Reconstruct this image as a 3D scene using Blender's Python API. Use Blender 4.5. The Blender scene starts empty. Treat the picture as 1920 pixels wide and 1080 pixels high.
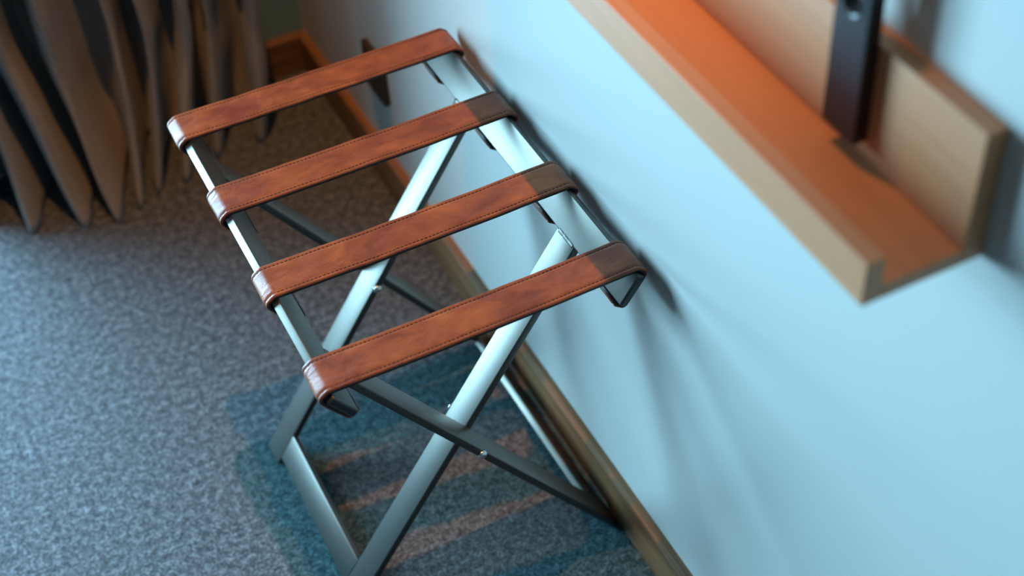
import bpy, bmesh, math, random
from mathutils import Vector, Matrix, noise

random.seed(7)
scene = bpy.context.scene
COL = scene.collection
PI = math.pi

# ------------------------------------------------------------------ camera
cam_data = bpy.data.cameras.new('camera')
cam = bpy.data.objects.new('camera', cam_data)
COL.objects.link(cam)
# rows: image right, image down, forward, in world axes (X to the wall, Y along it, Z up)
RIGHT = Vector((0.89264031, -0.44769429, -0.0525652))
DOWN = Vector((-0.34938385, -0.6134675, -0.70822917))
FWD = Vector((0.28482312, 0.65055933, -0.70402297))
m = Matrix((RIGHT, -DOWN, -FWD)).transposed().to_4x4()
m.translation = Vector((-0.39172, -0.89471, 1.58527))
cam.matrix_world = m
cam_data.sensor_width = 36.0
cam_data.lens = 2845.92 / 1920 * 36.0
cam_data.clip_start = 0.05
cam_data.dof.use_dof = True
cam_data.dof.focus_distance = 1.60
cam_data.dof.aperture_fstop = 3.0
scene.camera = cam

# ------------------------------------------------------------------ world, light, exposure
world = bpy.data.worlds.new('daylight')
scene.world = world
world.use_nodes = True
bg = world.node_tree.nodes['Background']
bg.inputs['Color'].default_value = (0.45, 0.72, 1.0, 1)
bg.inputs['Strength'].default_value = 0.4

WIN_X0, WIN_X1, WIN_Z0, WIN_Z1 = -1.62, -0.36, 0.06, 1.45
FAR_Y = 1.25


def light(name, kind, loc, target, energy, color, **kw):
    d = bpy.data.lights.new(name, kind)
    d.energy = energy
    d.color = color
    for k, v in kw.items():
        setattr(d, k, v)
    o = bpy.data.objects.new(name, d)
    COL.objects.link(o)
    o.location = loc
    o.rotation_euler = (Vector(target) - Vector(loc)).to_track_quat('-Z', 'Y').to_euler()
    return o


# daylight entering through the window of the far wall
light('window_daylight', 'AREA', ((WIN_X0 + WIN_X1) / 2, FAR_Y + 0.26, (WIN_Z0 + WIN_Z1) / 2),
      ((WIN_X0 + WIN_X1) / 2, 0, (WIN_Z0 + WIN_Z1) / 2), 200, (0.35, 0.73, 1.0),
      shape='RECTANGLE', size=WIN_X1 - WIN_X0, size_y=WIN_Z1 - WIN_Z0, spread=math.radians(142))
# recessed ceiling spot above the luggage rack
light('ceiling_spot', 'SPOT', (-0.09, 0.50, 2.46), (-0.06, 0.50, 0.5), 140, (1.0, 0.44, 0.12),
      spot_size=math.radians(68), spot_blend=1.0, shadow_soft_size=0.012)

scene.view_settings.view_transform = 'Standard'
scene.view_settings.look = 'None'
scene.view_settings.gamma = 1.0
scene.view_settings.use_curve_mapping = False
scene.view_settings.exposure = 0.0


# ------------------------------------------------------------------ node helpers
class NT:
    def __init__(self, name):
        self.mat = bpy.data.materials.new(name)
        self.mat.use_nodes = True
        self.t = self.mat.node_tree
        self.bsdf = self.t.nodes['Principled BSDF']
        self.out = self.t.nodes['Material Output']

    def n(self, typ, **kw):
        o = self.t.nodes.new(typ)
        for k, v in kw.items():
            setattr(o, k, v)
        return o

    def put(self, sock, v):
        if hasattr(v, 'is_linked') or isinstance(v, bpy.types.NodeSocket):
            self.t.links.new(v, sock)
        else:
            sock.default_value = v

    def math(self, op, a, b=0.0, c=0.0, clamp=False):
        o = self.n('ShaderNodeMath', operation=op, use_clamp=clamp)
        self.put(o.inputs[0], a)
        self.put(o.inputs[1], b)
        self.put(o.inputs[2], c)
        return o.outputs[0]

    def coord(self):
        return self.n('ShaderNodeTexCoord').outputs['Object']

    def mapping(self, vec, scale=(1, 1, 1), loc=(0, 0, 0), rot=(0, 0, 0)):
        o = self.n('ShaderNodeMapping')
        self.put(o.inputs['Vector'], vec)
        o.inputs['Scale'].default_value = scale
        o.inputs['Location'].default_value = loc
        o.inputs['Rotation'].default_value = rot
        return o.outputs[0]

    def noise(self, vec, scale, detail=3.0, rough=0.55, out='Fac', dist=0.0):
        o = self.n('ShaderNodeTexNoise')
        self.put(o.inputs['Vector'], vec)
        o.inputs['Scale'].default_value = scale
        o.inputs['Detail'].default_value = detail
        o.inputs['Roughness'].default_value = rough
        o.inputs['Distortion'].default_value = dist
        return o.outputs[out]

    def ramp(self, fac, stops):
        o = self.n('ShaderNodeValToRGB')
        self.put(o.inputs[0], fac)
        e = o.color_ramp.elements
        while len(e) < len(stops):
            e.new(0.5)
        for i, (p, c) in enumerate(stops):
            e[i].position = p
            e[i].color = (c[0], c[1], c[2], 1) if not isinstance(c, (int, float)) else (c, c, c, 1)
        return o.outputs[0]

    def mix(self, fac, a, b, blend='MIX'):
        o = self.n('ShaderNodeMix', data_type='RGBA', blend_type=blend)
        self.put(o.inputs[0], fac)
        for s, v in ((o.inputs[6], a), (o.inputs[7], b)):
            if isinstance(v, tuple):
                v = (v[0], v[1], v[2], 1)
            self.put(s, v)
        return o.outputs[2]

    def bump(self, height, strength=0.3, dist=0.001):
        o = self.n('ShaderNodeBump')
        self.put(o.inputs['Height'], height)
        o.inputs['Strength'].default_value = strength
        o.inputs['Distance'].default_value = dist
        self.t.links.new(o.outputs[0], self.bsdf.inputs['Normal'])

    def set(self, **kw):
        for k, v in kw.items():
            k = k.replace('_', ' ')
            if isinstance(v, tuple) and len(v) == 3:
                v = (v[0], v[1], v[2], 1)
            self.put(self.bsdf.inputs[k], v)


def mat_wall(name, c):
    t = NT(name)
    v = t.coord()
    n1 = t.noise(v, 3.0, 2)
    t.set(Base_Color=t.mix(n1, tuple(x * 0.97 for x in c), c), Roughness=0.62)
    t.bump(t.noise(v, 420, 2), 0.08, 0.0006)
    return t.mat


def mat_metal():
    t = NT('anthracite_satin_metal')
    v = t.coord()
    n = t.noise(v, 700, 2)
    t.set(Base_Color=(0.016, 0.020, 0.021), Metallic=0.0, IOR=1.95, Specular_Tint=(1.0, 0.86, 0.70),
          Roughness=t.ramp(n, [(0.3, 0.34), (0.7, 0.40)]))
    t.bump(n, 0.05, 0.0002)
    return t.mat


def mat_leather(name, dark, light_c, rough=0.42, crease=1.0):
    t = NT(name)
    v = t.coord()
    big = t.noise(t.mapping(v, (16, 30, 16)), 1.0, 3, 0.6, dist=0.5)
    cloud = t.noise(t.mapping(v, (30, 46, 30)), 1.0, 3, 0.55, dist=0.8)
    fine = t.noise(v, 1500, 2, 0.6)
    grain = t.n('ShaderNodeTexVoronoi')
    t.put(grain.inputs['Vector'], v)
    grain.inputs['Scale'].default_value = 800
    c = t.mix(t.ramp(big, [(0.35, 0.0), (0.66, 1.0)]), dark, light_c)
    c = t.mix(t.ramp(cloud, [(0.40, 0.22), (0.64, 0.0)]), c, tuple(x * 0.55 for x in dark))
    c = t.mix(t.ramp(fine, [(0.56, 0.0), (0.76, 0.4)]), c, tuple(min(1, x * 2.0) for x in light_c))
    r = t.math('ADD', rough - 0.12, t.math('MULTIPLY', cloud, 0.26))
    t.set(Base_Color=c, Roughness=r, IOR=1.5, Specular_IOR_Level=0.3)
    h = t.math('ADD', t.math('MULTIPLY', grain.outputs['Distance'], 0.22), t.math('MULTIPLY', cloud, 3.2 * crease))
    t.bump(h, 0.45, 0.0012)
    return t.mat


def mat_plain(name, c, rough=0.5, metal=0.0, nscale=300, bump=0.1):
    t = NT(name)
    v = t.coord()
    n = t.noise(v, nscale, 2)
    t.set(Base_Color=t.mix(n, tuple(x * 0.85 for x in c), tuple(min(1, x * 1.1) for x in c)),
          Roughness=rough, Metallic=metal)
    t.bump(n, bump, 0.0004)
    return t.mat


def mat_wood(name, c0, c1, axis='Y', rough=0.5, gscale=1.0):
    t = NT(name)
    v = t.coord()
    sc = {'Y': (60, 3, 60), 'X': (3, 60, 60)}[axis]
    g = t.noise(t.mapping(v, tuple(s * gscale for s in sc)), 1.0, 5, 0.62, dist=0.6)
    b = t.noise(t.mapping(v, tuple(s * gscale * 0.18 for s in sc)), 1.0, 3)
    f = t.math('ADD', t.math('MULTIPLY', g, 0.7), t.math('MULTIPLY', b, 0.3))
    t.set(Base_Color=t.ramp(f, [(0.32, c0), (0.62, c1)]), Roughness=rough)
    t.bump(g, 0.15, 0.0006)
    return t.mat


def mat_curtain():
    t = NT('taupe_linen_weave')
    v = t.coord()
    w1 = t.n('ShaderNodeTexWave', wave_type='BANDS', bands_direction='Z')
    t.put(w1.inputs['Vector'], v)
    w1.inputs['Scale'].default_value = 380
    w1.inputs['Distortion'].default_value = 1.5
    n = t.noise(t.mapping(v, (900, 900, 90)), 1.0, 3)
    f = t.math('ADD', t.math('MULTIPLY', w1.outputs['Fac'], 0.35), t.math('MULTIPLY', n, 0.65))
    t.set(Base_Color=t.ramp(f, [(0.25, (0.10, 0.093, 0.084)), (0.75, (0.27, 0.25, 0.228))]), Roughness=0.85)
    t.put(t.bsdf.inputs['Sheen Weight'], 0.15)
    t.bump(f, 0.35, 0.0006)
    return t.mat


def mat_carpet():
    t = NT('patterned_wool_carpet')
    v = t.coord()
    wob = t.noise(v, 26, 2, out='Color')
    fuzz = t.noise(v, 330, 2, out='Color')

    def cen(sock, amp):
        s = t.n('ShaderNodeVectorMath', operation='SUBTRACT')
        t.put(s.inputs[0], sock)
        s.inputs[1].default_value = (0.5, 0.5, 0.5)
        k = t.n('ShaderNodeVectorMath', operation='SCALE')
        t.put(k.inputs[0], s.outputs[0])
        k.inputs['Scale'].default_value = amp
        return k.outputs[0]

    def vadd(a, b):
        s = t.n('ShaderNodeVectorMath', operation='ADD')
        t.put(s.inputs[0], a)
        t.put(s.inputs[1], b)
        return s.outputs[0]
    vv = vadd(vadd(v, cen(wob, 0.016)), cen(fuzz, 0.012))
    sep = t.n('ShaderNodeSeparateXYZ')
    t.put(sep.inputs[0], vv)
    X, Y = sep.outputs[0], sep.outputs[1]

    def rbox(cx, cy, hx, hy, ang, rad, soft=0.003):
        """1 inside a rounded bar in plan"""
        ca, sa = math.cos(ang), math.sin(ang)
        dx = t.math('SUBTRACT', X, cx)
        dy = t.math('SUBTRACT', Y, cy)
        u = t.math('ADD', t.math('MULTIPLY', dx, ca), t.math('MULTIPLY', dy, sa))
        w = t.math('SUBTRACT', t.math('MULTIPLY', dy, ca), t.math('MULTIPLY', dx, sa))
        qx = t.math('MAXIMUM', t.math('SUBTRACT', t.math('ABSOLUTE', u), hx - rad), 0.0)
        qy = t.math('MAXIMUM', t.math('SUBTRACT', t.math('ABSOLUTE', w), hy - rad), 0.0)
        d = t.math('SUBTRACT', t.math('SQRT', t.math('ADD', t.math('MULTIPLY', qx, qx), t.math('MULTIPLY', qy, qy))), rad)
        return t.math('SUBTRACT', 0.5, t.math('DIVIDE', d, 2 * soft), clamp=True)

    def union(a, b):
        return t.math('MAXIMUM', a, b)
    teal = rbox(0.12, 0.12, 0.33, 0.372, 0.06, 0.03)
    brown = rbox(0.008, 0.337, 0.137, 0.045, -0.13, 0.022)
    brown = union(brown, rbox(0.005, 0.178, 0.140, 0.050, -0.13, 0.03))
    brown = union(brown, rbox(0.165, 0.405, 0.035, 0.022, -0.13, 0.015))
    brown = union(brown, rbox(-0.02, 0.02, 0.150, 0.045, -0.13, 0.03))
    brown = union(brown, rbox(0.02, -0.14, 0.150, 0.045, -0.13, 0.03))
    # speckled yarn
    sp = t.noise(v, 260, 4, 0.7)
    sp2 = t.noise(v, 95, 3, 0.6)
    mot = t.noise(v, 9, 3, 0.55)
    f = t.math('ADD', t.math('MULTIPLY', sp, 0.65), t.math('MULTIPLY', sp2, 0.35))
    base = t.ramp(f, [(0.39, (0.022, 0.026, 0.030)), (0.5, (0.074, 0.084, 0.094)), (0.61, (0.22, 0.24, 0.26))])
    base = t.mix(t.ramp(mot, [(0.4, 0.0), (0.7, 0.25)]), base, (0.075, 0.075, 0.078))
    tealc = t.ramp(f, [(0.39, (0.008, 0.024, 0.027)), (0.5, (0.030, 0.062, 0.068)), (0.61, (0.095, 0.155, 0.165))])
    brownc = t.ramp(f, [(0.39, (0.036, 0.030, 0.028)), (0.5, (0.096, 0.080, 0.074)), (0.61, (0.22, 0.185, 0.172))])
    c = t.mix(teal, base, tealc)
    c = t.mix(brown, c, brownc)
    t.set(Base_Color=c, Roughness=0.95)
    t.put(t.bsdf.inputs['Specular IOR Level'], 0.15)
    t.bump(f, 0.9, 0.006)
    return t.mat


M = dict(
    wall=mat_wall('painted_plaster', (0.57, 0.545, 0.50)),
    wall_far=mat_wall('grey_painted_plaster', (0.13, 0.25, 0.26)),
    ceiling=mat_wall('beige_ceiling_paint', (0.28, 0.26, 0.24)),
    wall_dark=mat_wall('taupe_wall_covering', (0.11, 0.10, 0.09)),
    carpet=mat_carpet(),
    metal=mat_metal(),
    cap=mat_plain('black_plastic_cap', (0.012, 0.016, 0.018), 0.45),
    steel=mat_plain('zinc_bolt_steel', (0.75, 0.75, 0.73), 0.25, 1.0),
    leather=mat_leather('brown_saddle_leather', (0.145, 0.036, 0.020), (0.30, 0.086, 0.029)),
    lining=mat_leather('black_leather_lining', (0.012, 0.009, 0.010), (0.025, 0.018, 0.018), 0.4),
    thread=mat_plain('brown_waxed_thread', (0.035, 0.014, 0.010), 0.6),
    base=mat_wood('walnut_baseboard', (0.08, 0.037, 0.016), (0.25, 0.117, 0.048), 'Y', 0.5),
    base_x=mat_wood('walnut_baseboard_across', (0.08, 0.037, 0.016), (0.25, 0.117, 0.048), 'X', 0.42),
    oak=mat_wood('oak_veneer', (0.50, 0.205, 0.088), (0.60, 0.255, 0.116), 'Y', 0.5),
    curtain=mat_curtain(),
    black=mat_plain('black_lacquer', (0.003, 0.004, 0.006), 0.34),
    bronze=mat_plain('dark_bronze', (0.045, 0.028, 0.020), 0.4, 0.3),
    winframe=mat_plain('white_window_frame', (0.7, 0.72, 0.73), 0.4),
)


def mat_glass():
    t = NT('window_glass')
    tr = t.n('ShaderNodeBsdfTransparent')
    gl = t.n('ShaderNodeBsdfGlossy')
    gl.inputs['Roughness'].default_value = 0.02
    mx = t.n('ShaderNodeMixShader')
    mx.inputs[0].default_value = 0.04
    t.put(mx.inputs[1], tr.outputs[0])
    t.put(mx.inputs[2], gl.outputs[0])
    t.t.links.new(mx.outputs[0], t.out.inputs['Surface'])
    return t.mat


M['glass'] = mat_glass()


# ------------------------------------------------------------------ mesh helpers
def obj(name, bm, mat, parent=None, smooth=False, loc=None):
    me = bpy.data.meshes.new(name)
    bmesh.ops.recalc_face_normals(bm, faces=bm.faces)
    bm.to_mesh(me)
    bm.free()
    me.materials.append(mat)
    if smooth:
        for p in me.polygons:
            p.use_smooth = True
    o = bpy.data.objects.new(name, me)
    COL.objects.link(o)
    if parent:
        o.parent = parent
    if loc:
        o.location = loc
    return o


def tag(o, label=None, cat=None, group=None, kind=None):
    for k, v in (('label', label), ('category', cat), ('group', group), ('kind', kind)):
        if v:
            o[k] = v
    return o


def empty(name, loc):
    o = bpy.data.objects.new(name, None)
    o.empty_display_size = 0.05
    o.location = loc
    COL.objects.link(o)
    return o


def box_bm(x0, x1, y0, y1, z0, z1, bevel=0.0, seg=2, bm=None):
    new = bm is None
    b = bmesh.new()
    vs = [b.verts.new((x, y, z)) for x in (x0, x1) for y in (y0, y1) for z in (z0, z1)]
    for f in ((0, 1, 3, 2), (4, 6, 7, 5), (0, 4, 5, 1), (2, 3, 7, 6), (0, 2, 6, 4), (1, 5, 7, 3)):
        b.faces.new([vs[i] for i in f])
    bmesh.ops.recalc_face_normals(b, faces=b.faces)
    if bevel:
        bmesh.ops.bevel(b, geom=list(b.edges), offset=bevel, segments=seg, profile=0.5, affect='EDGES')
    if new:
        return b
    me = bpy.data.meshes.new('tmp')
    b.to_mesh(me)
    b.free()
    bm.from_mesh(me)
    bpy.data.meshes.remove(me)
    return bm


def bar_bm(o, a, n, la, ta, y0, y1, bevel=0.0014):
    """bar: from point o along a for la, thickness ta centred on n, between y0 and y1"""
    b = box_bm(0, la, y0, y1, -ta / 2, ta / 2, bevel, 3)
    mt = Matrix(((a[0], 0, n[0], o[0]), (0, 1, 0, 0), (a[2], 0, n[2], o[2]), (0, 0, 0, 1)))
    bmesh.ops.transform(b, matrix=mt, verts=b.verts)
    return b


# ------------------------------------------------------------------ the room
XW = 0.1903        # inner face of the wall beside the rack
X_LEFT, Y_REAR, Z_CEIL = -3.2, -2.6, 2.5
FX0, FX1, FY0, FY1 = X_LEFT, XW + 0.12, Y_REAR, FAR_Y + 0.2


def structure(o):
    o['kind'] = 'structure'
    return o


b = bmesh.new()
vs = [b.verts.new(c) for c in ((FX0, FY0, 0), (FX1, FY0, 0), (FX1, FY1, 0), (FX0, FY1, 0))]
b.faces.new(vs)
structure(obj('floor', b, M['carpet']))
structure(obj('ceiling', box_bm(FX0, FX1, FY0, FY1, Z_CEIL, Z_CEIL + 0.1), M['ceiling']))
structure(obj('wall_right', box_bm(XW, FX1, FY0, FY1, 0, Z_CEIL), M['wall']))
structure(obj('wall_left', box_bm(X_LEFT - 0.12, X_LEFT, FY0, FY1, 0, Z_CEIL), M['wall_dark']))
structure(obj('wall_rear', box_bm(FX0, FX1, Y_REAR - 0.12, Y_REAR, 0, Z_CEIL), M['wall_dark']))
b = box_bm(WIN_X1, XW, FAR_Y, FAR_Y + 0.2, 0, Z_CEIL)
box_bm(X_LEFT, WIN_X0, FAR_Y, FAR_Y + 0.2, 0, Z_CEIL, bm=b)
box_bm(WIN_X0, WIN_X1, FAR_Y, FAR_Y + 0.2, WIN_Z1, Z_CEIL, bm=b)
box_bm(WIN_X0, WIN_X1, FAR_Y, FAR_Y + 0.2, 0, WIN_Z0, bm=b)
structure(obj('wall_far', b, M['wall_far']))

win = empty('window_1', ((WIN_X0 + WIN_X1) / 2, FAR_Y + 0.12, WIN_Z0))
structure(win)
hw, hh = (WIN_X1 - WIN_X0) / 2, WIN_Z1 - WIN_Z0
b = box_bm(-hw, hw, -0.025, 0.025, 0, 0.05, 0.004)
box_bm(-hw, hw, -0.025, 0.025, hh - 0.05, hh, 0.004, bm=b)
for xx in (-hw, -0.025, hw - 0.05):
    box_bm(xx, xx + 0.05, -0.024, 0.024, 0.05, hh - 0.05, 0.004, bm=b)
obj('window_frame', b, M['winframe'], win)
for x0, x1 in ((-hw + 0.05, -0.025), (0.025, hw - 0.05)):
    obj('pane', box_bm(x0, x1, -0.004, 0.004, 0.05, hh - 0.05), M['glass'], win)


# baseboards: flat board with an eased top edge and a small step at the wall
def base_profile():
    return [(0, 0), (0, 0.0675), (0.0012, 0.0702), (0.0035, 0.0708), (0.0045, 0.0734), (0.01256, 0.0734), (0.01256, 0)]


def baseboard(along, name, mat):
    b = bmesh.new()
    rings = []
    if along == 'Y':
        ends = [(lambda d, z, s=s: (XW - 0.01256 + d, s, z)) for s in (Y_REAR, FAR_Y)]
    else:
        ends = [(lambda d, z, s=s: (s, FAR_Y - 0.01256 + d, z)) for s in (WIN_X1, XW - 0.01256)]
    for e in ends:
        rings.append([b.verts.new(e(d, z)) for d, z in base_profile()])
    n = len(rings[0])
    for i in range(n):
        b.faces.new((rings[0][i], rings[0][(i + 1) % n], rings[1][(i + 1) % n], rings[1][i]))
    b.faces.new(rings[0])
    b.faces.new(rings[1])
    structure(obj(name, b, mat))


baseboard('Y', 'baseboard_right', M['base'])
baseboard('X', 'baseboard_far', M['base_x'])

# ------------------------------------------------------------------ luggage rack
PHI = 0.96435
SC, SS = math.cos(PHI), math.sin(PHI)
HP, LU, LD = 0.2503, 0.3005, 0.3013
W, T = 0.0389, 0.0097
LW, LT = 0.0384, 0.0095
Y_A0, Y_A1 = 0.0595, 0.5575
Y_AN, Y_AF, Y_BN, Y_BF = 0.1585, 0.4221, 0.1181, 0.4621
BR = 0.2508
RY = 0.309
rack = empty('luggage_rack', (0, RY, 0))
tag(rack, 'folding luggage rack with dark metal cross frames and four brown leather straps', 'luggage rack')


def yy(y):
    return y - RY


def weld_bm(p, a, n, y0, y1, r=0.0026):
    """bead across the bar face at point p (on the face), running along Y"""
    b = bmesh.new()
    N, K = 22, 8
    rings = []
    for i in range(N + 1):
        y = y0 + (y1 - y0) * i / N
        rr = r * (0.75 + 0.35 * abs(math.sin(i * 1.35)) + 0.15 * random.random())
        if i in (0, N):
            rr *= 0.4
        ring = []
        for k in range(K):
            q = 2 * PI * k / K
            ring.append(b.verts.new((p[0] + a[0] * rr * 1.5 * math.cos(q) + n[0] * rr * 0.55 * math.sin(q), y,
                                     p[2] + a[2] * rr * 1.5 * math.cos(q) + n[2] * rr * 0.55 * math.sin(q))))
        rings.append(ring)
    for i in range(N):
        for k in range(K):
            b.faces.new((rings[i][k], rings[i][(k + 1) % K], rings[i + 1][(k + 1) % K], rings[i + 1][k]))
    b.faces.new(rings[0])
    b.faces.new(rings[-1])
    return b


for side in (1, -1):
    a = (side * SC, 0, SS)
    n = (-side * SS, 0, SC)
    P = (0, 0, HP)

    def at(d, h=0.0, a=a, n=n):
        return (a[0] * d + n[0] * h, 0, HP + a[2] * d + n[2] * h)
    yn, yf = (Y_AN, Y_AF) if side == 1 else (Y_BN, Y_BF)
    o = obj('top_rail', bar_bm(at(LU - W), a, n, W, T, yy(Y_A0), yy(Y_A1)), M['metal'], rack, True)
    o['label'] = 'wall side top rail catching the window light' if side == 1 else 'room side top rail with a bright upper edge'
    for ye, s in ((Y_A0, -1), (Y_A1, 1)):
        y0, y1 = sorted((yy(ye) - s * 0.001, yy(ye) + s * 0.0006))
        obj('end_cap', bar_bm(at(LU - W + 0.0016), a, n, W - 0.0032, T - 0.0032, y0, y1, 0.0004), M['cap'], o)
    for y0 in (yn, yf):
        leg = obj('leg', bar_bm(at(-LD), a, n, LD + LU - W + 0.0006, LT, yy(y0), yy(y0 + LW)), M['metal'], rack, True)
        obj('weld', weld_bm(at(LU - W, LT / 2 - 0.0007), a, n, yy(y0 + 0.002), yy(y0 + LW - 0.002), 0.0021), M['metal'], leg, True)
    obj('bottom_rail', bar_bm(at(-BR - W), a, n, W, LT, yy(yn + LW - 0.0004), yy(yf + 0.0004)), M['metal'], rack, True)


def bolt_bm(y0, y1, r=0.0032, head=0.0056):
    """pivot bolt along Y with domed heads at both ends"""
    prof = [(y0 - 0.0042, 0.0004), (y0 - 0.0040, head * 0.5), (y0 - 0.003, head * 0.85), (y0 - 0.0014, head), (y0, head), (y0, r),
            (y1, r), (y1, head), (y1 + 0.0014, head), (y1 + 0.003, head * 0.85), (y1 + 0.0040, head * 0.5), (y1 + 0.0042, 0.0004)]
    b = bmesh.new()
    K = 20
    rings = [[b.verts.new((r_ * math.cos(2 * PI * k / K), y, HP + r_ * math.sin(2 * PI * k / K))) for k in range(K)] for y, r_ in prof]
    for i in range(len(rings) - 1):
        for k in range(K):
            b.faces.new((rings[i][k], rings[i][(k + 1) % K], rings[i + 1][(k + 1) % K], rings[i + 1][k]))
    b.faces.new(rings[0])
    b.faces.new(rings[-1])
    return b


for y0, y1 in ((Y_BN, Y_AN + LW), (Y_AF, Y_BF + LW)):
    obj('pivot_bolt', bolt_bm(yy(y0), yy(y1)), M['steel'], rack, True)['label'] = 'small silver pivot bolt'


# straps: path around both rails in the XZ plane
def rail_section(side):
    a = Vector((side * SC, SS))
    n = Vector((-side * SS, SC))
    top = Vector((0, HP)) + a * LU
    return [top + n * T / 2, top - n * T / 2, top - n * T / 2 - a * W, top + n * T / 2 - a * W]


def wrap(side, off, slack):
    """offset path around one rail, from the span end to the flap end"""
    c_in, c_out, c_lo, c_li = rail_section(side)
    ctr = (c_in + c_lo) / 2
    pts = []

    def arc(c, d0, d1, steps, r):
        a0 = math.atan2(d0.y, d0.x)
        a1 = math.atan2(d1.y, d1.x)
        da = (a1 - a0 + PI) % (2 * PI) - PI
        for i in range(steps + 1):
            q = a0 + da * i / steps
            pts.append(c + Vector((math.cos(q), math.sin(q))) * r)
    a = Vector((side * SC, SS))
    n = Vector((-side * SS, SC))
    up = Vector((0, 1))
    R = 0.0038
    ci = c_in + (-a - n) * R * 0.6
    arc(ci, up, a, 5, R + off)
    co = c_out + (-a + n) * R * 0.6
    arc(co, a, -n, 6, R + off)
    cl = c_lo + n * 0.001
    mid = (pts[-1] + (cl - n * (off + 0.001 + slack))) / 2 - n * slack * 0.4
    pts.append(mid)
    arc(cl - n * slack, -n, -a, 5, off + 0.001)
    pts.append(c_li - a * (off + slack * 0.6) - n * 0.0006)
    return pts


def strap_path(off, sag, slack, seed):
    L = wrap(-1, off, slack)[::-1]
    R = wrap(1, off, slack)
    p0, p1 = L[-1], R[0]
    mid = []
    N = 64
    for i in range(1, N):
        f = i / N
        z = p0.y + (p1.y - p0.y) * f - sag * 4 * f * (1 - f) + 0.0012 * math.sin(f * PI) * noise.noise(Vector((f * 7 + seed * 3.1, seed, 0)))
        mid.append(Vector((p0.x + (p1.x - p0.x) * f, z)))
    return L + mid + R, len(L), len(L) + len(mid)


def normals(path):
    out = []
    for i in range(len(path)):
        t = (path[min(i + 1, len(path) - 1)] - path[max(i - 1, 0)]).normalized()
        out.append(Vector((-t.y, t.x)))
    return out


def strap_bm(path, prof, ymid, seed, i0=0, i1=None, wig=0.0005):
    nr = normals(path)
    i1 = len(path) if i1 is None else i1
    b = bmesh.new()
    rings = []
    for i in range(i0, i1):
        f = i / len(path)
        dy = wig * noise.noise(Vector((f * 9, seed * 5.0, 1)))
        ring = []
        for y, h in prof:
            hh = 0.0
            if h > 0 and abs(y) < 0.021:
                hh = 0.0005 * noise.noise(Vector((path[i].x * 26, (ymid + y) * 40, seed)))
            p = path[i] + nr[i] * (h + hh)
            ring.append(b.verts.new((p.x, ymid + y + dy, p.y)))
        rings.append(ring)
    K = len(prof)
    for i in range(len(rings) - 1):
        for k in range(K):
            b.faces.new((rings[i][k], rings[i][(k + 1) % K], rings[i + 1][(k + 1) % K], rings[i + 1][k]))
    b.faces.new(rings[0])
    b.faces.new(rings[-1])
    return b


HWID = 0.0243
TH = 0.0013   # half thickness of the leather
top_prof = [(-HWID, -TH), (-HWID - 0.0004, -0.0004), (-HWID + 0.0004, TH * 0.75), (-HWID + 0.0016, TH + 0.0001), (-HWID + 0.0034, TH),
            (-HWID + 0.0042, TH - 0.0007), (-HWID + 0.0050, TH - 0.0007), (-HWID + 0.0060, TH + 0.0001)]
for k in range(-6, 7):
    top_prof.append((k * 0.0026, TH + 0.0003))
top_prof += [(-y, h) for y, h in top_prof[:8][::-1]]
lin_prof = [(-HWID - 0.0002, -0.0012), (-HWID - 0.0002, 0.0012), (HWID + 0.0002, 0.0012), (HWID + 0.0002, -0.0012)]

STRAPS = [
    (0.528, 'leather strap nearest the curtain'),
    (0.3825, 'second leather strap from the curtain'),
    (0.2365, 'third leather strap from the curtain'),
    (0.089, 'leather strap nearest the viewer'),
]
for idx, (yc, lab) in enumerate(STRAPS):
    sag = (0.001, 0.0015, 0.002, 0.002)[idx]
    path, i0, i1 = strap_path(0.0038, sag, 0.0009, idx)
    st = obj('strap', strap_bm(path, top_prof, yy(yc), idx), M['leather'], rack, True)
    st['label'] = lab
    lp, j0, j1 = strap_path(0.0016, sag, 0.0013, idx)
    obj('lining', strap_bm(lp, lin_prof, yy(yc), idx), M['lining'], st, True)
    # stitches along both edges
    nr = normals(path)
    b = bmesh.new()
    step, seg = 0.0046, 0.0027
    cum = [0.0]
    for i in range(1, len(path)):
        cum.append(cum[-1] + (path[i] - path[i - 1]).length)

    def sample(s):
        for i in range(1, len(cum)):
            if cum[i] >= s:
                f = (s - cum[i - 1]) / max(1e-9, cum[i] - cum[i - 1])
                return path[i - 1].lerp(path[i], f), nr[i - 1].lerp(nr[i], f).normalized(), i / len(path)
        return path[-1], nr[-1], 1.0
    s = cum[6]
    end = cum[-7]
    while s < end:
        pa, na, fa = sample(s)
        pb, nb, fb = sample(s + seg)
        dy = 0.0005 * noise.noise(Vector((fa * 9, idx * 5.0, 1)))
        for sy in (-1, 1):
            y = yy(yc) + dy + sy * (HWID - 0.0046)
            w = 0.0005
            h0, h1 = TH - 0.0008, TH + 0.00025
            q = []
            for p, nn, hi in ((pa, na, h1 - 0.0003), (pa.lerp(pb, 0.5), na, h1), (pb, nb, h1 - 0.0003)):
                lo_ = p + nn * h0
                hi_ = p + nn * hi
                q.append([b.verts.new((lo_.x, y - w, lo_.y)), b.verts.new((hi_.x, y - w * 0.6, hi_.y)),
                          b.verts.new((hi_.x, y + w * 0.6, hi_.y)), b.verts.new((lo_.x, y + w, lo_.y))])
            for r0, r1 in ((q[0], q[1]), (q[1], q[2])):
                for k in range(3):
                    b.faces.new((r0[k], r0[k + 1], r1[k + 1], r1[k]))
            b.faces.new(q[0])
            b.faces.new(q[2])
        s += step
    obj('stitching', b, M['thread'], st)['kind'] = 'stuff'

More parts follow.
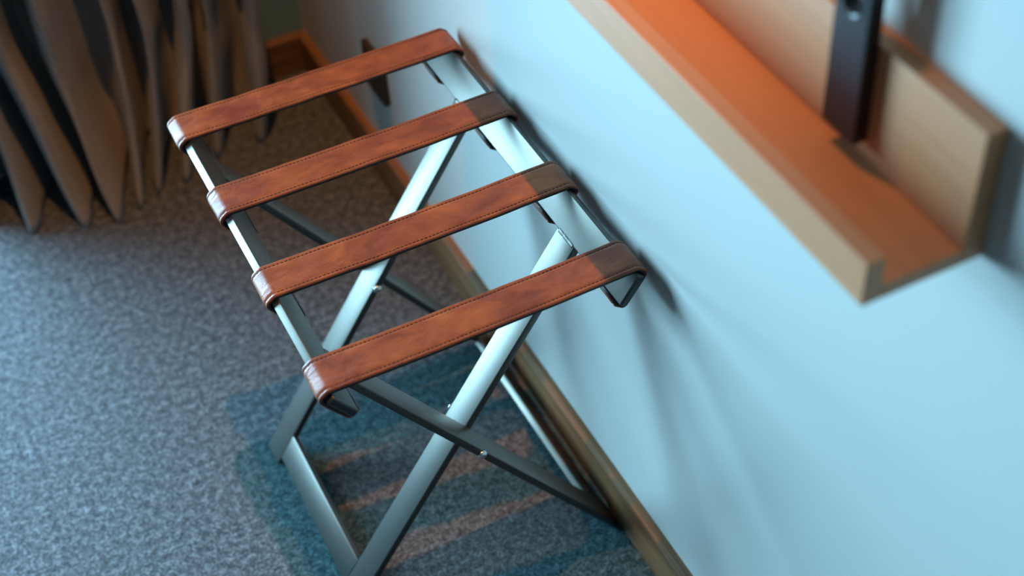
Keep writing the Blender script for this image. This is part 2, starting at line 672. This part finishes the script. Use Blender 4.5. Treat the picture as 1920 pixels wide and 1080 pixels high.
# ------------------------------------------------------------------ wooden wall ledge
LY0, LY1 = -0.357, 0.452
LZ = 0.863
ledge = empty('wall_ledge', (XW, (LY0 + LY1) / 2, LZ))
tag(ledge, 'oak wall ledge with raised front lip and tall back panel above the rack', 'shelf')
hl = (LY1 - LY0) / 2
X0 = 0.092 - XW
obj('front_lip', box_bm(X0, X0 + 0.0150, -hl, hl, 0, 0.0380, 0.0008), M['oak'], ledge)
obj('tray', box_bm(X0 + 0.0150, -0.0175, -hl, hl, 0, 0.0125, 0.0006), M['oak'], ledge)
obj('back_panel', box_bm(-0.0175, 0.0, -hl, hl, 0, 0.1110, 0.0008), M['oak'], ledge)

# black upright plate with a slot, fixed on the back panel
PX, PYc, PZ0, PH = XW - 0.0175, -0.228, 0.892, 0.165
plate = empty('hanger_plate', (PX, PYc, PZ0))
tag(plate, 'black upright plate with an oval hole on the oak ledge', 'hanger')
b = bmesh.new()
HWY, TX = 0.0185, 0.0125
slot_c, slot_hh, slot_r = 0.115, 0.014, 0.0085
outer = [(-HWY, 0), (HWY, 0), (HWY, PH - 0.012), (HWY - 0.012, PH), (-HWY + 0.012, PH), (-HWY, PH - 0.012)]
K = 48
ring_o, ring_i = [], []
for k in range(K):
    q = 2 * PI * k / K
    cy, cz = math.cos(q), math.sin(q)
    ring_i.append((slot_r * cy, slot_c + slot_r * cz + (slot_hh - slot_r) * (1 if cz > 1e-6 else (-1 if cz < -1e-6 else 0))))
    # ray from the slot centre to the outline
    best = None
    for i in range(len(outer)):
        (ax, az), (bx, bz) = outer[i], outer[(i + 1) % len(outer)]
        ex, ez = bx - ax, bz - az
        det = cy * (-ez) + cz * ex
        if abs(det) < 1e-9:
            continue
        t = (ax * (-ez) + (az - slot_c) * ex) / det
        u = (cy * (az - slot_c) - cz * ax) / det
        if t > 0 and -1e-6 <= u <= 1 + 1e-6:
            best = t if best is None else min(best, t)
    ring_o.append((best * cy, slot_c + best * cz))
# snap nearest ring points to the true corners
for (ox, oz) in outer:
    j = min(range(K), key=lambda i: (ring_o[i][0] - ox) ** 2 + (ring_o[i][1] - oz) ** 2)
    ring_o[j] = (ox, oz)
V = {}
for nm, ring in (('o', ring_o), ('i', ring_i)):
    for fx, x in (('f', -TX), ('b', 0.0)):
        V[nm + fx] = [b.verts.new((x, y, z)) for y, z in ring]
for k in range(K):
    j = (k + 1) % K
    b.faces.new((V['of'][k], V['of'][j], V['if'][j], V['if'][k]))
    b.faces.new((V['ob'][k], V['ob'][j], V['ib'][j], V['ib'][k]))
    b.faces.new((V['of'][k], V['of'][j], V['ob'][j], V['ob'][k]))
    b.faces.new((V['if'][k], V['if'][j], V['ib'][j], V['ib'][k]))
pl = obj('plate', b, M['black'], plate)
bv = pl.modifiers.new('bevel', 'BEVEL')
bv.width = 0.0008
bv.segments = 2
bv.limit_method = 'ANGLE'
b = bmesh.new()
rings = []
for x, r in ((-TX + 0.0002, 0.0), (-TX - 0.0009, 0.0012), (-TX - 0.0009, 0.0026), (-TX + 0.0002, 0.0036)):
    ring = []
    for k in range(K):
        q = 2 * PI * k / K
        cy, cz = math.cos(q), math.sin(q)
        rr = slot_r + r
        ring.append(b.verts.new((x, rr * cy, slot_c + rr * cz + (slot_hh - slot_r) * (1 if cz > 1e-6 else (-1 if cz < -1e-6 else 0)))))
    rings.append(ring)
for i in range(3):
    for k in range(K):
        b.faces.new((rings[i][k], rings[i][(k + 1) % K], rings[i + 1][(k + 1) % K], rings[i + 1][k]))
obj('slot_rim', b, M['black'], plate, True)

# ------------------------------------------------------------------ square plate on the wall near the corner
socket = empty('wall_plate', (XW, 0.871, 0.226))
tag(socket, 'small square dark bronze plate low on the wall behind the rack', 'wall plate')
b = box_bm(-0.0100, 0.0, -0.0360, 0.0360, -0.0405, 0.0405, 0.0025, 3)
obj('cover_frame', b, M['bronze'], socket)
b = box_bm(-0.0118, -0.0085, -0.0270, 0.0270, -0.0300, 0.0300, 0.0012, 2)
obj('centre_panel', b, M['bronze'], socket)

# ------------------------------------------------------------------ curtain
# fold ridges: (hem x, hem y) on the floor, x higher up (z = 0.3)
RIDGE = [
    (-0.425, 1.120, -0.400, 0.30), (-0.350, 1.050, -0.358, 0.30), (-0.2726, 1.018, -0.310, 0.30), (-0.2235, 1.002, -0.248, 0.30),
    (-0.1896, 1.018, -0.150, 0.30), (-0.1520, 1.040, -0.100, 0.30), (-0.1023, 1.044, -0.045, 0.30), (-0.0353, 1.082, 0.010, 0.30),
    (0.0400, 1.080, 0.068, 0.30)]
knots = []
LEAN = 0.30    # the folds lean over towards the corner
for i, (hx, hy, ux, _) in enumerate(RIDGE):
    uy = 1.105 + 0.012 * math.sin(i * 2.1)
    sl = (hx - RIDGE[i - 1][0]) if i else 0.06
    sr = (RIDGE[i + 1][0] - hx) if i < len(RIDGE) - 1 else 0.06
    for fx, fy in ((-0.17, 0.060), (-0.14, 0.018), (0.0, 0.0), (0.12, 0.018), (0.13, 0.060)):
        dx = fx * (sl if fx < 0 else sr)
        knots.append((hx + dx + LEAN * fy, hy + fy, ux + dx + LEAN * fy, uy + fy))
    if i < len(RIDGE) - 1:
        nx = RIDGE[i + 1]
        dep = (0.15, 0.17, 0.17, 0.15, 0.15, 0.13, 0.13, 0.12)[i]
        for g in (0.34, 0.66):
            ye, yu = min(1.215, max(hy, nx[1]) + dep), min(1.22, 1.105 + dep)
            knots.append((hx * (1 - g) + nx[0] * g + LEAN * (ye - hy), ye, ux * (1 - g) + nx[2] * g + LEAN * (yu - uy), yu))
knots.append((0.064, 1.18, 0.088, 1.18))


def catmull(p0, p1, p2, p3, t):
    return 0.5 * ((2 * p1) + (-p0 + p2) * t + (2 * p0 - 5 * p1 + 4 * p2 - p3) * t * t + (-p0 + 3 * p1 - 3 * p2 + p3) * t ** 3)


def curtain_row(z):
    f = min(1.0, z / 0.26)
    f = 1 - (1 - f) ** 1.8
    kk = []
    for i, (hx, hy, ux, uy) in enumerate(knots):
        x = hx + (ux - hx) * f
        y = hy + (uy - hy) * f
        x += 0.014 * noise.noise(Vector((i * 0.28, z * 5.0, 2.0))) * (0.35 + f)
        y += 0.016 * noise.noise(Vector((i * 0.38, z * 6.0, 5.0))) * (0.2 + f)
        y = min(y, FAR_Y - 0.022)
        kk.append(Vector((x, y, z)))
    pts = []
    S = 4
    for i in range(len(kk) - 1):
        p0 = kk[max(i - 1, 0)]
        p3 = kk[min(i + 2, len(kk) - 1)]
        for s in range(S):
            pts.append(catmull(p0, kk[i], kk[i + 1], p3, s / S))
    pts.append(kk[-1])
    for p in pts:
        p.y = min(p.y, FAR_Y - 0.016)
        p.z = z
    return pts


b = bmesh.new()
zs = [0.003 + 0.012 * i for i in range(46)] + [0.6 + 0.08 * i for i in range(24)]
rows = [[b.verts.new(p) for p in curtain_row(z)] for z in zs]
for i in range(len(rows) - 1):
    for k in range(len(rows[0]) - 1):
        b.faces.new((rows[i][k], rows[i][k + 1], rows[i + 1][k + 1], rows[i + 1][k]))
cur = obj('curtain', b, M['curtain'], None, True)
sd = cur.modifiers.new('thickness', 'SOLIDIFY')
sd.thickness = 0.0022
sd.offset = 0.0
tag(cur, 'heavy taupe floor length curtain gathered in deep folds', 'curtain')
